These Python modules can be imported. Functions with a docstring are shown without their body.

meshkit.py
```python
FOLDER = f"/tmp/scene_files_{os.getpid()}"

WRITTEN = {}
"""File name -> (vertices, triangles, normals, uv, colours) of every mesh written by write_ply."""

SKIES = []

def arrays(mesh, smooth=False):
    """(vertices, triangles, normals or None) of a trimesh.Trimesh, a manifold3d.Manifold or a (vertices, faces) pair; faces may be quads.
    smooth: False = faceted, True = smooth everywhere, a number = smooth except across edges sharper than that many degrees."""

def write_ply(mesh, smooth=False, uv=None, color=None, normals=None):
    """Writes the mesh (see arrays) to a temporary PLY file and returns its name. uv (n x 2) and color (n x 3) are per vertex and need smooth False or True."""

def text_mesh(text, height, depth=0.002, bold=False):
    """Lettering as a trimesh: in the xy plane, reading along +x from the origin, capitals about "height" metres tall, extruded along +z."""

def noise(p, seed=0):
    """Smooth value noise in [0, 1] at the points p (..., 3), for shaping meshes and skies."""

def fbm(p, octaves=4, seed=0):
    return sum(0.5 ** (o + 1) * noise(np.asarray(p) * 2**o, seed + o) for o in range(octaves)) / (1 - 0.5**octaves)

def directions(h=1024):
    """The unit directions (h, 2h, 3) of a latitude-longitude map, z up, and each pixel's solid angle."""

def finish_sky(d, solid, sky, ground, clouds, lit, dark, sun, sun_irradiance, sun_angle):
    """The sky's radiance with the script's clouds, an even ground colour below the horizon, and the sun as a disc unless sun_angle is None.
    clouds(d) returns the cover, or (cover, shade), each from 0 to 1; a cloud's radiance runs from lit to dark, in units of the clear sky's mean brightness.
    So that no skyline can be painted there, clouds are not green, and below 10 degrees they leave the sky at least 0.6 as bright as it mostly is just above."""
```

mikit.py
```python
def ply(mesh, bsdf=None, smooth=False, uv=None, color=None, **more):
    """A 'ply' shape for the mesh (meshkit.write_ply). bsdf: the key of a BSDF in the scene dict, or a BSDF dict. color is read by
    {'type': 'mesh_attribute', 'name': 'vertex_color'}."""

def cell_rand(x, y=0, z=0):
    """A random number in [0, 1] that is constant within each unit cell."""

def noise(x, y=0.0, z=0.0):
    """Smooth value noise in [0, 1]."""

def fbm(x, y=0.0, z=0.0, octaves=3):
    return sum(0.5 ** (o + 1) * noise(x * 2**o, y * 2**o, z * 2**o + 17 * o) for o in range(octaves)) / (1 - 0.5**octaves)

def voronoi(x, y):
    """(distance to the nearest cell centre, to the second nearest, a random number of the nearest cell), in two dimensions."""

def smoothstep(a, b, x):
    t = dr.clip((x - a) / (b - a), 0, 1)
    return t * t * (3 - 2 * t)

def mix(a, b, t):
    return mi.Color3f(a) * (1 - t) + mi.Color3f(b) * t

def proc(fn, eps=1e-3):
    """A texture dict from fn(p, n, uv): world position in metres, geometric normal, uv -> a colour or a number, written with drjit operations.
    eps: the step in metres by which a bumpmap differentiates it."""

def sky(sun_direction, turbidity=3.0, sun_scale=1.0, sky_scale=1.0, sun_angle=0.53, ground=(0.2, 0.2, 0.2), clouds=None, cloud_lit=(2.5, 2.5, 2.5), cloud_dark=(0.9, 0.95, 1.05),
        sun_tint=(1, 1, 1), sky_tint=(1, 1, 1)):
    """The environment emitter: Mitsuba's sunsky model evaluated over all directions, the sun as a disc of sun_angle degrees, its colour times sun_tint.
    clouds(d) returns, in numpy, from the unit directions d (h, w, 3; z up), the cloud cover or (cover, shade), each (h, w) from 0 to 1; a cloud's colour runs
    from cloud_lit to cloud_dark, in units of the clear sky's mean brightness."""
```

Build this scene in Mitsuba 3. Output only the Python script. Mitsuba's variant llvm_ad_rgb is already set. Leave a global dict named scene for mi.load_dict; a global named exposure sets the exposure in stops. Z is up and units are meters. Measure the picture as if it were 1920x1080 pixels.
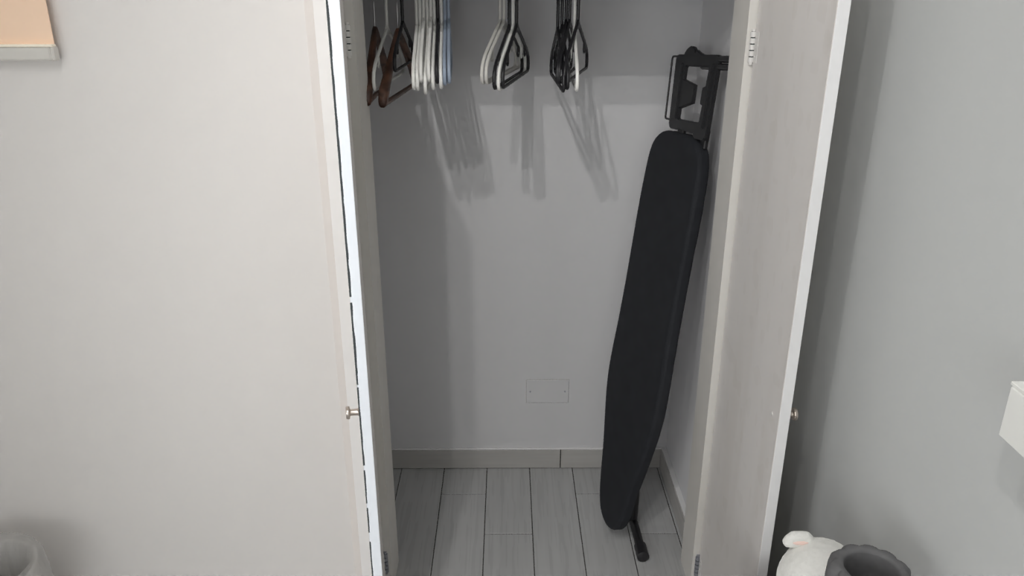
import math, random
import numpy as np, trimesh, manifold3d as m3
import drjit as dr, mitsuba as mi
import mikit, meshkit
from mikit import proc, noise, fbm, smoothstep, mix, cell_rand
T = mi.ScalarTransform4f
random.seed(7)
scene, labels = {}, {}

# ------------------------------------------------------------------ camera, light, exposure
H = 1.59
pitch, yaw = math.radians(21.24), math.radians(0.36)
fwd = [math.sin(yaw) * math.cos(pitch), math.cos(yaw) * math.cos(pitch), -math.sin(pitch)]
scene['camera'] = {'type': 'perspective', 'fov': math.degrees(2 * math.atan(960 / 1474.0)), 'fov_axis': 'x', 'near_clip': 0.02,
                   'to_world': T().look_at(origin=[0, 0, H], target=[fwd[0], fwd[1], H + fwd[2]], up=[0, 0, 1])}
exposure = -0.13
LAMP_A, LAMP_B = (-0.39, -0.38, 2.74), (-0.44, 0.17, 2.74)
LAMP_RADIANCE = [3300.0, 3210.0, 3150.0]      # the two spot heads
WINDOW_RADIANCE = [4.3, 4.36, 4.5]          # daylight through the sheer sheet of the window behind the camera
SIDE_RADIANCE = [6.9, 6.9, 6.95]            # and of the window in the left wall, out of view

# ------------------------------------------------------------------ helpers
def mesh_of(x):
    if hasattr(x, 'to_mesh'):
        m = x.to_mesh()
        return trimesh.Trimesh(np.array(m.vert_properties[:, :3]), np.array(m.tri_verts), process=False)
    return x

def join(*ms):
    return trimesh.util.concatenate([mesh_of(m) for m in ms])

def hull(points):
    return trimesh.convex.convex_hull(np.asarray(points, float))

def box(x0, x1, y0, y1, z0, z1, b=0.0):
    """A box with chamfered edges."""
    b = min(b, (x1 - x0) / 2.01, (y1 - y0) / 2.01, (z1 - z0) / 2.01)
    if b <= 0:
        m = trimesh.creation.box((x1 - x0, y1 - y0, z1 - z0))
        m.apply_translation(((x0 + x1) / 2, (y0 + y1) / 2, (z0 + z1) / 2))
        return m
    P = []
    for x, sx in ((x0, 1), (x1, -1)):
        for y, sy in ((y0, 1), (y1, -1)):
            for z, sz in ((z0, 1), (z1, -1)):
                P += [(x, y + sy * b, z + sz * b), (x + sx * b, y, z + sz * b), (x + sx * b, y + sy * b, z)]
    return hull(P)

def prism(poly, z0, z1):
    """A polygon in x, y extruded up."""
    cs = m3.CrossSection([np.asarray(poly, float)], m3.FillRule.NonZero)
    m = mesh_of(m3.Manifold.extrude(cs, z1 - z0))
    m.apply_translation((0, 0, z0))
    return m

def fillet(pts, r, n=5, closed=False):
    """A polyline with its corners rounded."""
    pts = [np.asarray(p, float) for p in pts]
    out, N = [], len(pts)
    for i, p in enumerate(pts):
        if not closed and i in (0, N - 1):
            out.append(p); continue
        a, c = pts[i - 1], pts[(i + 1) % N]
        rr = r[i] if hasattr(r, '__len__') else r
        d = min(rr, .48 * np.linalg.norm(a - p), .48 * np.linalg.norm(c - p))
        s, e = p + (a - p) / np.linalg.norm(a - p) * d, p + (c - p) / np.linalg.norm(c - p) * d
        for t in np.linspace(0, 1, n):
            out.append((1 - t) ** 2 * s + 2 * t * (1 - t) * p + t * t * e)
    return np.array(out)

def tube(path, r, sides=10, closed=False, flat=1.0, up=None, caps=True):
    """A round (or flattened) bar swept along the path; r may vary along it."""
    p = np.asarray(path, float)
    n = len(p)
    r = np.broadcast_to(np.asarray(r, float), (n,))
    t = (np.roll(p, -1, 0) - np.roll(p, 1, 0)) if closed else np.gradient(p, axis=0)
    t /= np.linalg.norm(t, axis=1, keepdims=True) + 1e-12
    ref = np.array(up if up is not None else ([0, 0, 1] if abs(t[0][2]) < .9 else [1, 0, 0]), float)
    A = []
    for k in range(n):
        a = ref - (ref @ t[k]) * t[k]
        a /= np.linalg.norm(a) + 1e-12
        A.append(a)
        if up is None: ref = a
    A = np.array(A); B = np.cross(t, A)
    ang = np.arange(sides) * 2 * np.pi / sides
    v = p[:, None] + r[:, None, None] * (np.cos(ang)[None, :, None] * A[:, None] + flat * np.sin(ang)[None, :, None] * B[:, None])
    v = v.reshape(-1, 3); f = []
    for i in range(n if closed else n - 1):
        j = (i + 1) % n
        for s in range(sides):
            q = (s + 1) % sides
            a, b, c, d = i * sides + s, i * sides + q, j * sides + q, j * sides + s
            f += [(a, b, c), (a, c, d)]
    if not closed and caps:
        for i, flip in ((0, True), (n - 1, False)):
            v = np.vstack([v, p[i] + (t[i] * r[i] * .45) * (-1 if flip else 1)]); c = len(v) - 1
            for s in range(sides):
                a, b = i * sides + s, i * sides + (s + 1) % sides
                f.append((b, a, c) if flip else (a, b, c))
    m = trimesh.Trimesh(v, f, process=False)
    if m.volume < 0: m.invert()
    return m

def lathe(profile, sides=32, wave=None):
    """(r, z) pairs turned about z; wave(theta, k) multiplies r."""
    pr = np.asarray(profile, float)
    th = np.arange(sides) * 2 * np.pi / sides
    v = []
    for k, (r, z) in enumerate(pr):
        for a in th:
            rr = r * (wave(a, k) if wave else 1)
            v.append((rr * math.cos(a), rr * math.sin(a), z))
    f = []
    for i in range(len(pr) - 1):
        for s in range(sides):
            q = (s + 1) % sides
            a, b, c, d = i * sides + s, i * sides + q, (i + 1) * sides + q, (i + 1) * sides + s
            f += [(a, b, c), (a, c, d)]
    m = trimesh.Trimesh(v, f, process=True)
    return m

def moved(m, x=0, y=0, z=0, rz=0):
    m = mesh_of(m).copy()
    M = trimesh.transformations.rotation_matrix(rz, (0, 0, 1)); M[:3, 3] = (x, y, z)
    m.apply_transform(M)
    return m

def rounded(pts, r, n=5):
    """Convex hull of spheres: a soft-edged block."""
    s = trimesh.creation.icosphere(2, r)
    return hull(np.vstack([s.vertices + np.asarray(p) for p in pts]))

def put(key, mesh, bsdf, smooth=False, to_world=None):
    base, k = key, 1
    while key in scene:
        key = f'{base}_{k:03d}'; k += 1
    scene[key] = mikit.ply(mesh_of(mesh), bsdf, smooth=smooth)
    if to_world is not None: scene[key]['to_world'] = to_world
    return key

def tag(key, label, category=None, group=None, kind=None):
    d = {'label': label}
    if category: d['category'] = category
    if group: d['group'] = group
    if kind: d['kind'] = kind
    labels[key] = d

def struct(key, label): labels[key] = {'label': label, 'kind': 'structure'}

# ------------------------------------------------------------------ materials
def rgb(c): return {'type': 'rgb', 'value': list(c)}
def pri(c, rough=.5, **k):
    return {'type': 'principled', 'base_color': c if isinstance(c, dict) else rgb(c), 'roughness': rough, **k}
def two(b): return {'type': 'twosided', 'bsdf': b}

def paint(c, dirt, scale, amount):
    c, dirt = mi.Color3f(*c), mi.Color3f(*dirt)
    def fn(p, n, uv):
        a = fbm(p[0] * scale, p[1] * scale, p[2] * scale * .6, 3)
        return mix(c, dirt, smoothstep(.42, .85, a) * amount)
    return proc(fn)

scene['wall_paint'] = two(pri(paint((.735, .715, .697), (.675, .655, .64), 1.3, .5), .75, specular=.25))
scene['side_wall_paint'] = two(pri(paint((.555, .57, .567), (.53, .54, .54), 1.6, .5), .7, specular=.25))
scene['closet_paint'] = two(pri(paint((.60, .60, .61), (.57, .565, .57), 2.2, .5), .75, specular=.2))
scene['ceiling_paint'] = two(pri((.87, .87, .86), .8, specular=.2))

def door_fn(p, n, uv):
    streak = fbm(p[0] * 9, p[1] * 9, p[2] * .8, 3)
    speck = smoothstep(.70, .78, noise(p[0] * 40, p[1] * 40, p[2] * 22)) * .25
    return mix(mi.Color3f(.625, .605, .59), mi.Color3f(.555, .53, .505), dr.clip(smoothstep(.35, .75, streak) * .7 + speck, 0, 1))
scene['door_paint'] = two(pri(proc(door_fn), .5, specular=.35))
scene['edge_paint'] = two(pri(paint((.86, .90, .96), (.80, .84, .90), 6, .5), .45, specular=.4))
scene['edge_paint_grey'] = two(pri(paint((.69, .69, .695), (.64, .64, .64), 6, .5), .45, specular=.4))
scene['frame_paint'] = two(pri(paint((.595, .58, .55), (.55, .53, .49), 4, .6), .5, specular=.35))
scene['architrave_paint'] = two(pri(paint((.82, .81, .80), (.79, .77, .75), 3, .5), .55, specular=.3))
scene['bevel_paint'] = two(pri((.765, .725, .695), .6, specular=.3))
scene['worn_board'] = two(pri((.05, .06, .062), .8))
scene['hinge_paint'] = two(pri((.62, .61, .59), .4, specular=.5))
scene['bare_metal'] = two(pri((.35, .36, .40), .35, metallic=.8))
scene['nickel'] = two(pri((.62, .55, .49), .28, metallic=1.0))
scene['chrome'] = two(pri((.62, .62, .62), .2, metallic=1.0))

def tile_fn(tone):
    tone = mi.Color3f(*tone)
    def fn(p, n, uv):
        g = fbm(p[0] * 55, p[1] * 3.2, 0, 3)
        b = fbm(p[0] * 7 + 3, p[1] * 2.1, 5, 2)
        s = smoothstep(.62, .70, noise(p[0] * 210, p[1] * 9, 2)) * .10
        return tone * (1.0 + (g - .5) * .10 + (b - .5) * .14 - s * .6)
    return proc(fn)
for k, c in enumerate(((.425, .43, .43), (.445, .45, .45), (.41, .415, .415))):
    scene[f'floor_tile_{k}'] = two(pri(tile_fn(c), .42, specular=.4))
def skirt_fn(p, n, uv):
    g = fbm(p[0] * 4, p[1] * 4, p[2] * 70, 3)
    return mi.Color3f(.395, .387, .372) * (1.0 + (g - .5) * .2)
scene['skirting_tile'] = two(pri(proc(skirt_fn), .5, specular=.3))
scene['grout'] = two(pri((.05, .048, .045), .9))
scene['caulk'] = two(pri((.72, .72, .72), .7))

scene['black_plastic'] = two(pri((.012, .012, .014), .38, specular=.5))
scene['white_plastic'] = two(pri((.80, .80, .77), .42, specular=.45))
scene['pale_plastic'] = two(pri((.56, .55, .52), .45, specular=.45))
scene['blue_plastic'] = two(pri((.30, .36, .45), .42, specular=.45))
def wood_fn(p, n, uv):
    g = fbm(p[0] * 40, p[1] * 9, p[2] * 60, 3)
    return mix(mi.Color3f(.125, .058, .036), mi.Color3f(.055, .028, .020), smoothstep(.3, .7, g))
scene['hanger_wood'] = two(pri(proc(wood_fn), .35, specular=.5, clearcoat=.3))

def cloth_fn(p, n, uv):
    return mi.Color3f(.0165, .0180, .0215) * (.85 + .35 * fbm(p[0] * 25, p[1] * 25, p[2] * 25, 3))
scene['board_cloth'] = two(pri(proc(cloth_fn), .8, specular=.25, sheen=.25))
scene['rest_plastic'] = two(pri((.016, .0165, .018), .45, specular=.45))
scene['black_metal'] = two(pri((.010, .010, .011), .35, specular=.5))

def plush_fn(p, n, uv):
    return mix(mi.Color3f(.74, .74, .71), mi.Color3f(.62, .62, .59), fbm(p[0] * 160, p[1] * 160, p[2] * 160, 3) * .8)
scene['plush_pile'] = two(pri(proc(plush_fn), .95, specular=.1, sheen=.6))
scene['plush_pink'] = two(pri((.76, .58, .52), .95, specular=.1, sheen=.5))
def pot_fn(p, n, uv):
    return mi.Color3f(.115, .115, .118) * (.85 + .3 * fbm(p[0] * 90, p[1] * 90, p[2] * 90, 2))
scene['pot_grey'] = two(pri(proc(pot_fn), .6, specular=.3))
scene['bin_plastic'] = two(pri((.58, .57, .55), .4, specular=.4))
scene['clear_film'] = {'type': 'blendbsdf', 'weight': .22, 'a': {'type': 'thindielectric', 'int_ior': 1.9}, 'b': two(pri((.82, .81, .79), .25, specular=.6))}
scene['blind_cloth'] = two(pri((.93, .69, .52), .8, specular=.1))
scene['blind_rail_paint'] = two(pri((.60, .585, .55), .5))
scene['blind_hem'] = two(pri((.93, .87, .74), .6))
scene['gloss_white'] = two(pri((.80, .81, .78), .35, specular=.4))
scene['lamp_white'] = two(pri((.75, .75, .73), .4))
scene['table_white'] = two(pri((.72, .71, .69), .5))

# ------------------------------------------------------------------ room shell
XL, XR, YF, YB, YR, ZC = -1.62, 0.70, 1.762, 2.35, -2.3, 2.95     # left and right wall, front wall, closet back, rear wall, ceiling
CL, CR, ZH = -0.455, 0.552, 1.592                                    # closet side walls, underside of the head of the opening

WX0, WX1, WZ0, WZ1 = -1.45, -0.10, 0.95, 2.15
put('wall_front', join(box(XL, -.40, YF, YF + .10, 0, ZC), box(-.40, XR, YF, YF + .10, ZH + .13, ZC)), 'wall_paint')
struct('wall_front', 'white painted wall to the left of the open closet')
put('wall_closet_back', box(CL - .1, CR + .1, YB, YB + .08, 0, 2.35), 'closet_paint')
struct('wall_closet_back', 'pale grey back wall inside the closet')
put('wall_closet_left', box(CL - .03, CL, YF + .10, YB, 0, 2.35), 'closet_paint')
struct('wall_closet_left', 'left inner wall of the closet')
put('wall_closet_right', box(CR, CR + .148, YF + .108, YB, 0, 2.35), 'closet_paint')
struct('wall_closet_right', 'right inner wall of the closet behind the ironing board')
put('wall_right', box(XR, XR + .1, YR, YB, 0, ZC), 'side_wall_paint')
struct('wall_right', 'cool grey painted side wall right of the open closet door')
WY0, WY1 = -2.15, -.65
put('wall_left', join(box(XL - .12, XL, YR, WY0, 0, ZC), box(XL - .12, XL, WY1, YF + .1, 0, ZC), box(XL - .12, XL, WY0, WY1, 0, WZ0), box(XL - .12, XL, WY0, WY1, WZ1, ZC)), 'wall_paint')
struct('wall_left', 'white left wall of the room')
put('wall_rear', join(box(XL, WX0, YR - .12, YR, 0, ZC), box(WX1, XR, YR - .12, YR, 0, ZC), box(WX0, WX1, YR - .12, YR, 0, WZ0), box(WX0, WX1, YR - .12, YR, WZ1, ZC)), 'wall_paint')
struct('wall_rear', 'white wall behind the camera with the window')
put('ceiling', box(XL - .1, XR + .1, YR - .12, YF + .1, ZC, ZC + .08), 'ceiling_paint')
struct('ceiling', 'white ceiling of the room')
put('ceiling_closet', box(CL - .03, CR + .03, YF + .1, YB, 2.35, 2.40), 'closet_paint')
struct('ceiling_closet', 'top of the closet')

# windows out of view: behind the camera and in the left wall, each a frame and a daylit sheer sheet
def window(name, a0, a1, z0, z1, place, radiance):
    """place(a, d, z): along the wall, depth from the room side outwards, height."""
    def bar(p0, p1, q0, q1):
        c = np.array([place(a, d, z) for a in (p0, p1) for d in (.02, .08) for z in (q0, q1)])
        lo, hi = c.min(0), c.max(0)
        return box(lo[0], hi[0], lo[1], hi[1], lo[2], hi[2], .004)
    m = (a0 + a1) / 2
    put(name + '__frame', join(bar(a0, a1, z0, z0 + .05), bar(a0, a1, z1 - .05, z1), bar(a0, a0 + .05, z0 + .05, z1 - .05), bar(a1 - .05, a1, z0 + .05, z1 - .05), bar(m - .03, m + .03, z0 + .05, z1 - .05)), 'gloss_white')
    q = np.array([place(a0, .10, z0), place(a1, .10, z0), place(a1, .10, z1), place(a0, .10, z1)], float)
    pane = trimesh.Trimesh(q, [(0, 1, 2), (0, 2, 3)], process=False)
    inward = np.array(place(m, 0, 1)) - np.array(place(m, .1, 1))
    if pane.face_normals[0] @ inward < 0: pane.invert()
    scene[name + '__pane'] = {**mikit.ply(pane, 'gloss_white'), 'emitter': {'type': 'area', 'radiance': rgb(radiance)}}
window('window_1', WX0, WX1, WZ0, WZ1, lambda a, d, z: (a, YR - d, z), WINDOW_RADIANCE)
window('window_2', WY0, WY1, WZ0, WZ1, lambda a, d, z: (XL - d, a, z), SIDE_RADIANCE)
struct('window_2', 'daylit window in the left wall, out of view')
struct('window_1', 'daylit window in the wall behind the camera')

# ------------------------------------------------------------------ floor: wood-look plank tiles, 15 x 60 cm, staggered by a third
put('floor', box(XL - .1, XR + .1, YR - .12, YB + .08, -.06, -.002), 'grout')
struct('floor', 'floor of pale grey wood-look plank tiles laid lengthwise')
TX, PITCH, G = 0.0765, 0.1495, 0.0013
OFF = {0: 2.195, 1: 1.789, 2: 1.991}           # joints of the three repeating rows
tone = random.Random(3)
k0 = math.floor((XL - TX) / PITCH)
for k in range(k0, 6):
    x0, x1 = max(TX + k * PITCH, XL), min(TX + (k + 1) * PITCH, XR)
    if x1 - x0 < .01: continue
    row = {0: 1, 1: 0, 2: 2}[k % 3]
    ys = sorted([YB] + [OFF[row] - .6 * j for j in range(0, 8)], reverse=True)
    for ya, yb in zip(ys[:-1], ys[1:]):
        if ya <= YR: break
        yb = max(yb, YR)
        if (x1 <= CL or x0 >= CR) and yb >= YF: continue
        if x1 <= CL or x0 >= CR: ya = min(ya, YF)
        dz = tone.uniform(-.0003, .0003)
        put('floor__tile', box(x0 + G, x1 - G, yb + G, ya - G, -.012, dz, .0009), f'floor_tile_{tone.randrange(3)}')

# tile skirting inside the closet, with a thin line of caulk above
put('baseboard_back', box(CL, CR - .017, YB - .004, YB, 0, .074), 'grout')
struct('baseboard_back', 'grey tile skirting along the closet back wall')
for x0, x1 in ((CL + .002, .1825), (.1855, CR - .019)):
    put('baseboard_back__tile', box(x0, x1, YB - .009, YB - .004, .0022, .0755, .0012), 'skirting_tile')
put('baseboard_back__caulk', box(CL, CR - .017, YB - .007, YB, .0755, .080, .001), 'caulk')
put('baseboard_right', box(CR - .014, CR, YF + .11, YB, 0, .074), 'grout')
struct('baseboard_right', 'grey tile skirting along the right closet wall')
put('baseboard_right__tile', box(CR - .019, CR - .014, YF + .111, YB - .002, .0022, .0755, .0012), 'skirting_tile')
put('baseboard_right__caulk', box(CR - .016, CR, YF + .11, YB, .0755, .080, .001), 'caulk')

# ------------------------------------------------------------------ closet frame
put('trim_1', prism([(-.322, 1.75), (-.322, 1.872), (-.455, 1.872), (-.455, 1.862), (-.399, 1.862), (-.399, 1.762), (-.352, 1.762), (-.352, 1.75)], 0, ZH + .13), 'frame_paint')
struct('trim_1', 'left post of the closet frame, cream painted')
put('trim_1__architrave', prism([(-.352, 1.75), (-.352, 1.7619), (-.4055, 1.7619), (-.4055, 1.75)], 0, ZH + .13), 'architrave_paint')
put('trim_1__bevel', prism([(-.4055, 1.75), (-.4055, 1.7619), (-.4265, 1.7619)], 0, ZH + .15), 'bevel_paint')
put('trim_2', prism([(.510, 1.75), (XR, 1.75), (XR, 1.87), (.510, 1.87)], 0, ZH + .13), 'frame_paint')
struct('trim_2', 'right post of the closet frame, pale grey painted')
put('trim_3', join(box(-.322, .510, 1.852, 1.872, ZH, ZH + .13, .002), box(-.322, .510, 1.75, 1.852, ZH + .09, ZH + .13, .002)), 'frame_paint')
struct('trim_3', 'head of the closet frame')

# ------------------------------------------------------------------ closet doors
DW, DT, DZ0, DZ1 = .427, .0215, .012, 1.725
def door(name, hinge, free, outer_sign, text, edge='edge_paint'):
    """hinge, free: the inner corners of the panel seen from above; outer_sign: which side the outer face lies on."""
    h, f = np.array(hinge), np.array(free)
    d = (f - h) / np.linalg.norm(f - h)
    ang = math.atan2(d[1], d[0])                          # local x runs from the hinge to the free edge
    s = outer_sign                                        # local y of the outer face
    def loc(m): return moved(m, h[0], h[1], 0, ang)
    y0, y1 = sorted((0, s * DT))
    put(name + '__panel', loc(box(.003, DW - .0012, y0, y1, DZ0, DZ1, .0015)), 'door_paint')
    put(name + '__edge_band', loc(box(DW - .0012, DW, y0 + .0004, y1 - .0004, DZ0, DZ1, .0005)), edge)
    struct(name, text)
    return loc, s
loc, s = door('door_1', (-.342, 1.75), (-.265, 1.33), -1, 'left closet door swung open, seen almost edge on')
# the outer corner of the left door is worn down to the dark board, with blobs of paint left on it
wr = random.Random(5); z = .06; strips = []
gaps = [(.515, .530), (.600, .606), (.690, .697), (.873, .877), (1.05, 1.053)]
zz = np.arange(.05, 1.72, .006)
for a, b in zip(zz[:-1], zz[1:]):
    if any(g0 < b and a < g1 for g0, g1 in gaps): continue
    wdt = (.0032 if a > .9 else .0024) * (1 + .35 * (meshkit.noise(np.array([[a * 60, 0, 0]]))[0] - .5))
    o = .0012 * (meshkit.noise(np.array([[a * 34, 3, 0]]))[0] - .5)
    strips.append(box(DW - .0006, DW + .0004, -DT - .0004, -DT + wdt + o, a, b + .0004))
put('door_1__worn_edge', loc(join(*strips)), 'worn_board')
labels['door_1__worn_edge'] = {'label': 'dark chipped line where the edge paint has worn off'}

def knob(name, loc, s, z):
    prof = [(0, 0), (.0078, 0), (.0082, .002), (.0068, .004), (.0064, .017), (.0075, .0185), (.0122, .0195), (.0130, .0210), (.0130, .0245), (.0120, .0262), (.004, .0266), (0, .0266)]
    m = lathe(prof, 28)
    M = trimesh.transformations.rotation_matrix(math.radians(90 if s < 0 else -90), (1, 0, 0))
    m.apply_transform(M); m.apply_translation((DW - .040, s * DT, z))
    put(name + '__knob', loc(m), 'nickel', smooth=40)
    labels[name + '__knob'] = {'label': 'small brushed nickel knob'}
knob('door_1', loc, s, .797)

def hinge(name, loc, z, bare=False, inner=1):
    """A butt hinge: five-knuckle barrel and two painted leaves. Local: x along the door, y towards the opening."""
    k = []
    for i in range(5):
        za = z - .032 + i * .0130
        c = trimesh.creation.cylinder(.0066, .0106, sections=16); c.apply_translation((.003, inner * .0045, za + .0053)); k.append(c)
    for za in (z - .0345, z + .0335):
        c = trimesh.creation.cylinder(.0046, .005, sections=12); c.apply_translation((.003, inner * .0045, za)); k.append(c)
    mat = 'bare_metal' if bare else 'hinge_paint'
    key = put(name + '__hinge', loc(join(*k)), mat, smooth=40)
    put(key + '__leaf', loc(box(.003, .030, inner * .0001 - .0008, inner * .0001 + .0012, z - .032, z + .032, .0006)), 'hinge_paint')
    put(key + '__pin', loc(join(*[trimesh.creation.cylinder(.0046, .064, sections=10).apply_translation((.003, inner * .0045, z))])), 'worn_board')
    screws = []
    for dz in (-.02, 0.0, .02):
        c = trimesh.creation.cylinder(.0032, .0012, sections=14)
        c.apply_transform(trimesh.transformations.rotation_matrix(math.pi / 2, (1, 0, 0))); c.apply_translation((.018, inner * .0018, z + dz)); screws.append(c)
    for c in screws: put(key + '__screw', loc(c), 'hinge_paint')
    return key
for z in (1.476, .10): hinge('door_1', loc, z, z < 1, 1)
loc, s = door('door_2', (.528, 1.75), (.5255, 1.325), 1, 'right closet door swung fully open, its pale inner face showing', 'edge_paint_grey')
knob('door_2', loc, s, .790)
bolt = trimesh.creation.cylinder(.0045, .0016, sections=16)
bolt.apply_transform(trimesh.transformations.rotation_matrix(math.pi / 2, (1, 0, 0))); bolt.apply_translation((DW - .040, -.0006, .791))
put('door_2__bolt', loc(bolt), 'hinge_paint', smooth=40)
for z in (1.462, .085): hinge('door_2', loc, z, z < 1, -1)

# ------------------------------------------------------------------ blank cover plate low on the closet back wall
put('cover_plate__plate', box(.0635, .2065, YB - .003, YB, .2585, .3455, .0016), 'closet_paint')
put('cover_plate__gap', box(.0625, .2075, YB - .0006, YB, .2575, .3465), 'skirting_tile')
for x in (.0765, .1935):
    c = trimesh.creation.cylinder(.0030, .0012, sections=16); c.apply_transform(trimesh.transformations.rotation_matrix(math.pi / 2, (1, 0, 0)))
    c.apply_translation((x, YB - .0032, .302)); put('cover_plate__screw', c, 'bare_metal', smooth=40)
tag('cover_plate', 'blank rectangular cover plate with two screws low on the closet back wall', 'cover plate')

# ------------------------------------------------------------------ closet rail and hangers
RY, RZ = 2.06, 1.590
put('closet_rail__bar', tube([(CL + .003, RY, RZ), (CR - .003, RY, RZ)], .0125, 20, caps=False), 'chrome', smooth=40)
for x in (CL + .006, CR - .006):
    put('closet_rail__socket', tube([(x - .006, RY, RZ), (x + .006, RY, RZ)], .022, 20), 'chrome', smooth=40)
tag('closet_rail', 'chrome hanging rail across the closet that carries the hangers', 'rail')

AP = 1.488                                   # height of a hanger's shoulders' meeting point
# plastic tube hanger, local: y across (near end at -y), z up, meeting point of the shoulders at the origin
TR = .0042
half = [(0, 0.19, -.0835), (0, .2, -.097), (0, .199, -.117), (0, .186, -.129)]
loop = fillet([(0, 0, 0), (0, .172, -.072), (0, .199, -.096), (0, .197, -.128), (0, -.197, -.128), (0, -.199, -.096), (0, -.172, -.072)], [.02, .03, .02, .018, .018, .02, .03], 6, True)
tube_frame = tube(loop, TR, 10, True, up=(1, 0, 0))
hk = [(0, 0, -.004), (0, 0, .045), (0, .004, .066)]
rc, cz = .0175, RZ - AP
hook = [np.array((0, 0, -.004)), np.array((0, 0, .045))]
for a in np.linspace(-65, 205, 22):
    hook.append(np.array((0, rc * math.cos(math.radians(a)), cz + rc * math.sin(math.radians(a)))))
hook[2:] = hook[2:]
hook_path = [np.array((0, 0, -.004)), np.array((0, 0, .060)), np.array((0, .010, cz - .0185))] + hook[3:]
def hook_mesh(dz, r):
    q = [p.copy() for p in hook_path]
    for p in q[2:]: p[2] -= dz
    return tube(fillet(q[:4], .02, 4)[:-1].tolist() + q[3:], r, 10, up=(1, 0, 0))
def strap(sg):
    return tube(fillet([(0, sg * .128, -.053), (0, sg * .126, -.078), (0, sg * .134, -.084), (0, sg * .139, -.078)], .006, 4), .0028, 8, up=(1, 0, 0))
straps = [strap(1), strap(-1)]
gusset = hull([(x, y, z) for x in (-.0032, .0032) for y, z in ((-.03, -.014), (.03, -.014), (0, .008), (-.012, -.016), (.012, -.016))])

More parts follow.
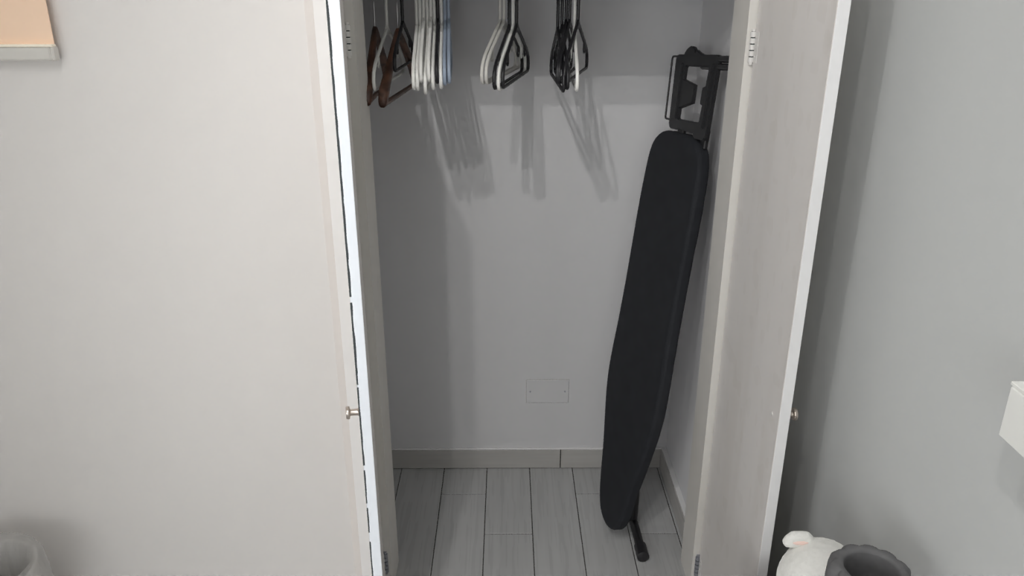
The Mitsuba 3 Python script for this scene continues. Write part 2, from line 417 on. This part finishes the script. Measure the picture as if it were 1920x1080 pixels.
# wooden hanger
def wooden_arm(sg):
    t = np.linspace(0, 1, 16)
    y = sg * .215 * t
    zc = -.012 - .137 * t ** 1.12
    prof = []
    for k, tt in enumerate(t):
        w = .0072 + .0055 * tt ** 2                 # half thickness
        hh = .013 + .007 * tt                       # half height
        if k == len(t) - 1: w, hh = w * .75, hh * .75
        bend = -.010 * math.sin(math.pi * tt) * 0
        ring = []
        for a in np.linspace(0, 2 * math.pi, 14, endpoint=False):
            c, s_ = math.cos(a), math.sin(a)
            ring.append((w * np.sign(c) * abs(c) ** .7, y[k], zc[k] + hh * np.sign(s_) * abs(s_) ** .8))
        prof.append(ring)
    v = np.array(prof).reshape(-1, 3); f = []
    n = 14
    for i in range(len(t) - 1):
        for j in range(n):
            a, b, c, d = i * n + j, i * n + (j + 1) % n, (i + 1) * n + (j + 1) % n, (i + 1) * n + j
            f += [(a, b, c), (a, c, d)]
    for i, fl in ((0, 1), (len(t) - 1, 0)):
        c0 = v[i * n:(i + 1) * n].mean(0) + (0, sg * (.004 if not fl else -.002), 0); v = np.vstack([v, c0]); ci = len(v) - 1
        for j in range(n):
            a, b = i * n + j, i * n + (j + 1) % n
            f.append((b, a, ci) if fl else (a, b, ci))
    m = trimesh.Trimesh(v, f, process=False)
    if m.volume < 0: m.invert()
    return m
wood_yoke = join(wooden_arm(1), wooden_arm(-1))
wood_bar = tube([(0, -.205, -.158), (0, .205, -.158)], .0062, 12)
def wood_hook(dz):
    q = [np.array((0, 0, -.01))] + [p.copy() for p in hook_path[1:]]
    for p in q[2:]: p[2] -= dz
    return tube(fillet(q[:4], .02, 4)[:-1].tolist() + q[3:], .0017, 8, up=(1, 0, 0))

def hanger(kind, x, yw, dz, label, size=1.0):
    M = T().translate([x, RY, AP + dz]).rotate([0, 0, 1], yw)
    MS = M @ T().scale([1, size, size])
    if kind == 'wood':
        base, cat, grp = 'wooden_hanger', 'clothes hanger', 'wooden hangers on the closet rail'
    else:
        base, cat, grp = 'tube_hanger', 'clothes hanger', {'black': 'black', 'white': 'white', 'blue': 'blue-grey', 'pale': 'white'}[kind] + ' plastic hangers on the closet rail'
    key, k = base, 1
    while key in labels: key = f'{base}_{k:03d}'; k += 1
    tag(key, label, cat, grp)
    def p(name, mesh, mat):
        ck = (name, id(mesh) if not name.startswith('hook') else (kind == 'wood', round(dz, 4)), mat)
        if ck not in cache: cache[ck] = mikit.ply(mesh, mat, smooth=50)
        n, i = f'{key}__{name}', 1
        while n in scene: n = f'{key}__{name}_{i:03d}'; i += 1
        scene[n] = {**cache[ck], 'to_world': M if name == 'hook' else MS}
    if kind == 'wood':
        p('yoke', wood_yoke, 'hanger_wood'); p('trouser_bar', wood_bar, 'hanger_wood'); p('hook', wood_hook(dz), 'chrome')
    else:
        mat = kind + '_plastic'
        p('frame', tube_frame, mat); p('hook', hook_mesh(dz, TR * .95), mat); p('gusset', gusset, mat)
        for s_ in straps: p('strap_hook', s_, mat)
cache = {}
for args in [
    ('wood', -.328, 1.6, .000, 'dark brown wooden hanger nearest the left door, half hidden behind the frame post'),
    ('white', -.298, -2.6, -.003, 'white plastic hanger between the two brown wooden hangers'),
    ('wood', -.271, -4.3, -.004, 'dark brown wooden hanger right of the first white hanger, its bar in full view'),
    ('black', -.2585, -1.4, .010, 'thin small black plastic hanger just behind the right-hand wooden hanger', .80),
    ('white', -.2240, 2.4, .000, 'white plastic hanger, leftmost of the tight row right of the wooden hangers'),
    ('white', -.2150, 2.4, -.002, 'white plastic hanger, second from the left in the tight white row'),
    ('white', -.2060, 2.4, .016, 'white plastic hanger, third in the tight white row, hanging a little higher'),
    ('white', -.1970, 2.4, -.010, 'white plastic hanger, fourth in the tight white row, reaching lowest'),
    ('white', -.1880, 2.4, .018, 'white plastic hanger, fifth in the tight white row, hanging a little higher'),
    ('white', -.1795, 2.6, .000, 'white plastic hanger, last before the single black one in the tight white row'),
    ('black', -.1710, 2.8, .014, 'single black plastic hanger seen edge on within the tight white row'),
    ('white', -.1620, 2.8, .002, 'white plastic hanger between the black one and the blue-grey ones'),
    ('blue', -.1530, 2.8, .010, 'blue-grey plastic hanger right beside the last white one of the row'),
    ('blue', -.1440, 3.2, .014, 'blue-grey plastic hanger, rightmost of the left-hand bunch'),
    ('pale', -.017, -12.0, .012, 'off-white plastic hanger, outer left of the pair behind the middle black ones'),
    ('pale', -.007, -12.0, .012, 'off-white plastic hanger, inner one of the pair behind the middle black ones'),
    ('black', .0060, -10.4, .000, 'black plastic hanger, left one of the turned middle trio'),
    ('white', .0152, -10.2, -.003, 'white plastic hanger sandwiched between two black ones in the middle'),
    ('black', .0246, -10.0, .002, 'black plastic hanger, right one of the turned middle trio'),
    ('black', .127, 1.2, -.006, 'black plastic hanger, leftmost stem of the right-hand black bunch'),
    ('black', .137, 1.0, .000, 'black plastic hanger, second stem of the right-hand black bunch'),
    ('black', .147, -9.0, .012, 'black plastic hanger, third stem of the right-hand black bunch, turned to the right'),
    ('black', .156, -10.5, .012, 'black plastic hanger, fourth stem of the right-hand black bunch, turned to the right'),
    ('white', .168, -1.7, -.004, 'white plastic hanger among the right-hand black bunch'),
    ('black', .177, -12.9, .010, 'black plastic hanger, rightmost of all, its shoulder standing clear of the bunch')]:
    hanger(*args)

# ------------------------------------------------------------------ ironing board leaning in the right corner
bN, ba = np.array([.298, 1.981, .04]), np.array([.1284, .1015, .9865])
bw, bn = np.array([.245, -.967, .068]), np.array([-.961, -.233, .149])
bw = bw - (bw @ ba) * ba; bw /= np.linalg.norm(bw); bn = np.cross(bw, ba); bn = bn if bn[0] < 0 else -bn
def B(wd, s_, off=0.0): return bN + bw * wd + ba * s_ + bn * off      # across, along from the nose, out of the face
def Bm(m):
    """A mesh modelled in (across, along, out) coordinates, set into the board's frame."""
    m = mesh_of(m).copy(); v = np.array(m.vertices)
    m.vertices = bN + v[:, :1] * bw + v[:, 1:2] * ba + v[:, 2:3] * bn
    if np.dot(np.cross(bw, ba), bn) < 0: m.invert()
    return m
st = np.array([(0, .0), (.004, .030), (.016, .052), (.036, .071), (.075, .090), (.13, .103), (.20, .118), (.26, .134), (.34, .157), (.44, .174), (.57, .170), (.73, .164), (.94, .162), (1.09, .158), (1.13, .150), (1.163, .132), (1.182, .108), (1.1915, .078), (1.193, .0)])
out = np.vstack([np.column_stack([st[:, 1], st[:, 0]]), np.column_stack([-st[::-1, 1], st[::-1, 0]])[1:-1]])
from scipy.interpolate import splprep, splev
tck, _ = splprep(np.vstack([out, out[:1]]).T, s=2e-5, per=True)
out = np.array(splev(np.linspace(0, 1, 181)[:-1], tck)).T
cs = m3.CrossSection([out if np.cross(out[1] - out[0], out[2] - out[1]) > 0 else out[::-1]], m3.FillRule.NonZero)
def ring(inset, z):
    c = np.array(out); t = np.roll(c, -1, 0) - np.roll(c, 1, 0); t /= np.linalg.norm(t, axis=1, keepdims=True)
    n = np.column_stack([-t[:, 1], t[:, 0]]); cen = c.mean(0)
    if ((c + n * .01 - cen) ** 2).sum() > ((c - cen) ** 2).sum(): n = -n
    return np.column_stack([c + n * inset, np.full(len(c), z)])
RR = .012
rings = [ring(.020, .0005), ring(RR, 0)] + [ring(RR * (1 - math.sin(a)), -RR * (1 - math.cos(a))) for a in np.radians([18, 36, 54, 72, 90])] + [ring(.0006, -.020), ring(0.0, -.028), ring(.003, -.033), ring(.012, -.036)]
# soft puckers along the elastic side of the cover
v = np.vstack(rings); n0 = len(out)
for k in range(7, 11):
    seg = v[k * n0:(k + 1) * n0]
    amp = .0012 * (k - 6) / 4
    seg[:, 2] += amp * (meshkit.noise(np.column_stack([seg[:, 1] * 45, seg[:, 0] * 9, np.zeros(n0)])) - .5) * 2
f = []
for i in range(len(rings) - 1):
    for j in range(n0):
        a, b, c, d = i * n0 + j, i * n0 + (j + 1) % n0, (i + 1) * n0 + (j + 1) % n0, (i + 1) * n0 + j
        f += [(a, b, c), (a, c, d)]
from shapely.geometry import Polygon
for i, z, fl in ((0, .0005, 0), (len(rings) - 1, -.036, 1)):
    pv = rings[i][:, :2]; mid = np.array([0, .6])
    half_ = n0 // 2
    vv, ff = trimesh.creation.triangulate_polygon(Polygon(pv), engine='earcut')
    base = len(v); v = np.vstack([v, np.column_stack([vv, np.full(len(vv), z)])]); f += [tuple(int(q) + base for q in t) for t in ff]
cover = trimesh.Trimesh(v, f, process=False); cover.merge_vertices(); trimesh.repair.fix_normals(cover)
if cover.volume < 0: cover.invert()
put('ironing_board__cover', Bm(cover), 'board_cloth', smooth=40)
labels['ironing_board__cover'] = {'label': 'charcoal fabric cover with rounded padded edge'}
# iron rest: a moulded plastic frame beyond the square end, with two lugs and a round grip on top
from shapely.geometry import box as sbox, Point
from shapely import union_all
ro = Polygon([(-.086, 1.394), (.150, 1.396), (.156, 1.20), (.148, 1.188), (.092, 1.188), (.085, 1.199), (.010, 1.203), (-.010, 1.200), (-.050, 1.200), (-.060, 1.212)]).buffer(-.012).buffer(.012)
ro = union_all([ro, Point(-.008, 1.379).buffer(.037).intersection(sbox(-.2, 1.36, .2, 1.5)), Polygon([(.018, 1.38), (.024, 1.407), (.045, 1.400), (.085, 1.39)])])
hole = Polygon([(-.020, 1.365), (.107, 1.365), (.106, 1.229), (-.012, 1.229)]).buffer(-.006).buffer(.006)
lugs = union_all([Polygon([(-.040, 1.342), (-.018, 1.332), (.050, 1.320), (.054, 1.274), (-.014, 1.256), (-.03, 1.245)]), Polygon([(.115, 1.321), (.092, 1.316), (.094, 1.274), (.115, 1.270)])])
rest = ro.difference(hole.difference(lugs))
def slab(poly, z0, z1, ch=.0025):
    ms = []
    for g in getattr(poly, 'geoms', [poly]):
        ms.append(trimesh.creation.extrude_polygon(g, z1 - z0 - ch, engine='earcut').apply_translation((0, 0, z0)))
        top = g.buffer(-ch)
        for t in getattr(top, 'geoms', [top]):
            if not t.is_empty: ms.append(trimesh.creation.extrude_polygon(t, ch, engine='earcut').apply_translation((0, 0, z1 - ch)))
    return join(*ms)
put('ironing_board__iron_rest', Bm(slab(rest, -.011, -.002)), 'rest_plastic')
labels['ironing_board__iron_rest'] = {'label': 'black plastic iron rest with an open window above the board'}
# raised ribs on the rest's long sides
for q in ([(-.060, 1.372), (-.035, 1.372), (-.018, 1.228), (-.040, 1.228)], [(.118, 1.374), (.132, 1.374), (.136, 1.216), (.122, 1.216)]):
    put('ironing_board__iron_rest__rib', Bm(slab(Polygon(q).buffer(-.003).buffer(.003), -.004, .0025, .002)), 'rest_plastic')
wire = fillet([(-.07, 1.390, -.008), (-.118, 1.389, -.008), (-.097, 1.223, -.008), (-.05, 1.223, -.008)], .008, 5)
put('ironing_board__wire_guard', Bm(tube(wire, .0026, 8)), 'black_metal', smooth=50)
labels['ironing_board__wire_guard'] = {'label': 'thin wire loop beside the iron rest'}
for wd in (-.012, .118):
    put('ironing_board__bracket', Bm(box(wd - .016, wd + .016, 1.165, 1.215, -.028, -.016, .003)), 'rest_plastic')
# folded legs behind the board, each ending in a foot bar
foot_lo = [(.3905, 2.10, .018), (.3965, 1.870, .018)]
leg1 = fillet([(.391, 2.030, .018), (.392, 2.026, .10), tuple(B(-.03, .35, -.062)), tuple(B(-.03, 1.0, -.050))], .05, 6)
put('ironing_board__leg', tube(leg1, .0140, 16), 'black_metal', smooth=50)
put('ironing_board__leg__foot_bar', tube(foot_lo, .0135, 16), 'black_metal', smooth=50)
for p0, p1 in (((.3956, 1.912, .0182), (.3968, 1.862, .0182)), ((.3905, 2.075, .0182), (.390, 2.115, .0182))):
    put('ironing_board__leg__end_cap', tube(fillet([p0, p1], .01), .0180, 18), 'black_plastic', smooth=50)
leg2 = [B(.03, .25, -.052), B(.05, .85, -.047), B(.110, 1.12, -.030), B(.118, 1.380, -.019)]
put('ironing_board__leg', tube(fillet(leg2, .05, 5), .0095, 14), 'black_metal', smooth=50)
for s_ in (1.368, 1.386):
    put('ironing_board__leg_001__foot_bar', tube([B(.05, s_, -.016), B(.205, s_, -.006)], .0084, 12), 'black_metal', smooth=50)
tag('ironing_board', 'black folding ironing board standing on end, leaning in the right corner of the closet', 'ironing board')

# ------------------------------------------------------------------ roller blind at the upper left
BX1, BY = -.953, 1.735
put('roller_blind__cloth', box(-1.56, BX1, BY, BY + .0025, 1.468, 2.32, .0008), 'blind_cloth')
labels['roller_blind__cloth'] = {'label': 'peach cloth'}
put('roller_blind__hem', box(-1.56, BX1 + .0008, BY - .0125, BY + .004, 1.464, 1.4692, .001), 'blind_hem')
put('roller_blind__bottom_rail', box(-1.56, BX1 - .007, BY - .010, BY + .012, 1.436, 1.465, .003), 'blind_rail_paint')
put('roller_blind__end_cap', box(BX1 - .007, BX1 + .0005, BY - .011, BY + .013, 1.4352, 1.4655, .003), 'blind_rail_paint')
put('roller_blind__roller', tube([(-1.57, BY + .002, 2.335), (BX1 + .005, BY + .002, 2.335)], .022, 18), 'blind_rail_paint', smooth=50)
for x in (-1.575, BX1 + .008):
    put('roller_blind__bracket', box(x - .003, x + .003, BY - .02, YF, 2.31, 2.36, .002), 'blind_rail_paint')
tag('roller_blind', 'peach roller blind with a white bottom rail on the white wall', 'roller blind')

# ------------------------------------------------------------------ waste bin with a clear liner, lower left
bx, by, bh = -1.268, 1.520, .27
prof = [(0, 0), (.088, 0), (.094, .004), (.116, bh - .008), (.121, bh - .004), (.121, bh), (.116, bh), (.1125, bh - .01), (.091, .008), (0, .008)]
put('waste_bin__body', moved(lathe(prof, 40), bx, by, 0), 'bin_plastic', smooth=35)
tag('waste_bin', 'small round grey waste bin by the white wall', 'waste bin')
TH = 120; film = []
prof = [(.072, .06), (.082, .12), (.090, .19), (.098, .245), (.105, .270), (.115, .286), (.127, .285), (.132, .268), (.134, .240), (.132, .205), (.135, .180)]
vv = []
for k, (r, z) in enumerate(prof):
    for j in range(TH):
        a = 2 * math.pi * j / TH
        w = meshkit.fbm(np.array([[math.cos(a) * 3.2, math.sin(a) * 3.2, z * 5]]), 3, 4)[0] - .5
        w2 = abs(meshkit.noise(np.array([[math.cos(a) * 7 + z * 9, math.sin(a) * 7, 3.0]]), 8)[0] - .5) * 1.5
        amp = .016 if k not in (4, 5, 6) else .006
        vv.append(((r + (w - .15 * 0) * amp * (1 if k >= 5 else 1) + (abs(w2) * .010 if k > 6 else -w2 * .010 if k < 4 else 0)) * math.cos(a), (r + w * amp + (w2 * .010 if k > 6 else -w2 * .010 if k < 4 else 0)) * math.sin(a), z + w * .012))
ff = []
for i in range(len(prof) - 1):
    for j in range(TH):
        q = (j + 1) % TH
        ff += [(i * TH + j, i * TH + q, (i + 1) * TH + q), (i * TH + j, (i + 1) * TH + q, (i + 1) * TH + j)]
liner = trimesh.Trimesh(vv, ff, process=False)
put('bin_liner', moved(liner, bx, by, 0), 'clear_film', smooth=True)
tag('bin_liner', 'clear crumpled plastic liner folded over the rim of the small waste bin', 'bin liner')

# ------------------------------------------------------------------ right side: bedside cabinet below the frame, plush toy, fluted pot, wall box
TZ = .50
put('bedside_cabinet__top', box(.33, XR - .002, .55, 1.222, TZ - .022, TZ, .002), 'table_white')
put('bedside_cabinet__body', box(.345, XR - .004, .56, 1.215, .06, TZ - .022, .002), 'table_white')
for z0, z1 in ((.08, .265), (.272, TZ - .03)):
    put('bedside_cabinet__drawer', box(.333, .3445, .566, 1.209, z0, z1, .002), 'table_white')
put('bedside_cabinet__plinth', box(.36, XR - .004, .58, 1.20, 0, .06), 'table_white')
tag('bedside_cabinet', 'low white bedside cabinet against the grey side wall', 'cabinet')

# fluted pot
NF = 11
def flute(a, k):
    amt = pot_amt[k]
    return 1 + amt * (abs(math.cos(a * NF / 2)) ** .8 - .6)
pot_prof, pot_amt = [], []
for r, z, am in [(0, .0, 0), (.040, 0, .06), (.050, .008, .12), (.056, .04, .15), (.061, .11, .16), (.063, .19, .16), (.062, .215, .16), (.060, .228, .15), (.055, .2355, .10), (.0495, .238, .05), (.0425, .2355, .015), (.0400, .230, 0), (.0400, .15, 0), (.038, .03, 0), (.036, .020, 0), (0, .019, 0)]:
    pot_prof.append((r, z)); pot_amt.append(am)
pot = lathe(pot_prof, 180, flute)
put('fluted_pot', moved(pot, .570, .985, TZ, .1), 'pot_grey', smooth=50)
tag('fluted_pot', 'dark grey round pot with a scalloped fluted rim, open on top', 'pot')

# plush toy: head and body one soft surface, with round ears
def soft(parts, edge=.006, it=12):
    M = None
    for p in parts:
        b = m3.Manifold.hull_points(np.vstack([trimesh.creation.icosphere(3, r).vertices + np.asarray(c) for c, r in p]))
        M = b if M is None else M + b
    m = mesh_of(M.refine_to_length(edge)); m.merge_vertices()
    trimesh.smoothing.filter_taubin(m, .5, -.53, it)
    return m
px, py = .570, 1.142
body = soft([[((0, 0, .065), .076), ((.006, .004, .068), .076)], [((-.01, -.01, .045), .055), ((.03, .01, .04), .055)]])
n = body.vertex_normals
body.vertices = body.vertices + n * ((meshkit.fbm(np.array(body.vertices) * 220, 3, 2) - .5) * .0035)[:, None]
body.vertices[:, 2] = np.maximum(body.vertices[:, 2], 0.0)
put('plush_toy__body', moved(body, px, py, TZ), 'plush_pile', smooth=True)
tag('plush_toy', 'soft white plush toy with a small round ear beside the dark grey pot', 'plush toy')
def ear(x, y, z, rz):
    e = soft([[((-.018, 0, 0), .012), ((.018, 0, 0), .012), ((-.011, 0, .010), .011), ((.011, 0, .010), .011)]], .004, 6)
    e.vertices = e.vertices * (1, .85, 1)
    nn = e.vertex_normals
    e.vertices = e.vertices + nn * ((meshkit.fbm(np.array(e.vertices) * 300, 3, 5) - .5) * .002)[:, None]
    k = put('plush_toy__ear', moved(e, x, y, z, rz), 'plush_pile', smooth=True)
    q = trimesh.creation.icosphere(3, 1.0); q.vertices = q.vertices * (.017, .0045, .0048)
    q.apply_translation((0, -.0075, .0035)); put(k + '__inner_ear', moved(q, x, y, z, rz), 'plush_pink', smooth=True)
    labels[k + '__inner_ear'] = {'label': 'pale pink inside of the ear'}
ear(px - .034, py + .036, TZ + .130, 0)

# box on the side wall
put('wall_box__body', box(.612, XR, -.35, .846, 1.062, 1.134, .003), 'gloss_white')
put('wall_box__lid', box(.612, XR, -.35, .846, 1.1338, 1.1385, .0008), 'gloss_white')
tag('wall_box', 'white box-shaped shelf end on the grey side wall at the right edge', 'shelf')

# ------------------------------------------------------------------ ceiling lamp with two spot heads (above and behind the view)
put('ceiling_lamp__base', box(-.445, -.385, -.50, .30, ZC - .03, ZC, .006), 'lamp_white')
for (x, y, z) in (LAMP_A, LAMP_B):
    aim = np.array([.16, 1.90, .62]) - np.array([x, y, z]); aim /= np.linalg.norm(aim)
    M = trimesh.geometry.align_vectors([0, 0, -1], aim); M[:3, 3] = (x, y, z)
    cup = lathe([(.018, .075), (.036, .07), (.044, .05), (.046, -.072), (.042, -.072), (.041, .030), (.034, .050), (0, .052)], 28)
    key = put('ceiling_lamp__spot_head', cup.apply_transform(M), 'lamp_white', smooth=40)
    back = np.array([x, y, z]) - aim * .066
    put(key + '__stem', tube(fillet([tuple(back), tuple(back - aim * .03), (back[0], back[1] - .02, ZC - .02)], .02), .007, 12), 'lamp_white', smooth=40)
    d = trimesh.creation.cylinder(.018, .004, sections=24); d.apply_translation((0, 0, .014)); d.apply_transform(M)
    scene[key + '__bulb'] = {**mikit.ply(d, 'lamp_white'), 'emitter': {'type': 'area', 'radiance': rgb(LAMP_RADIANCE)}}
tag('ceiling_lamp', 'white ceiling lamp bar with two lit spot heads', 'ceiling lamp')
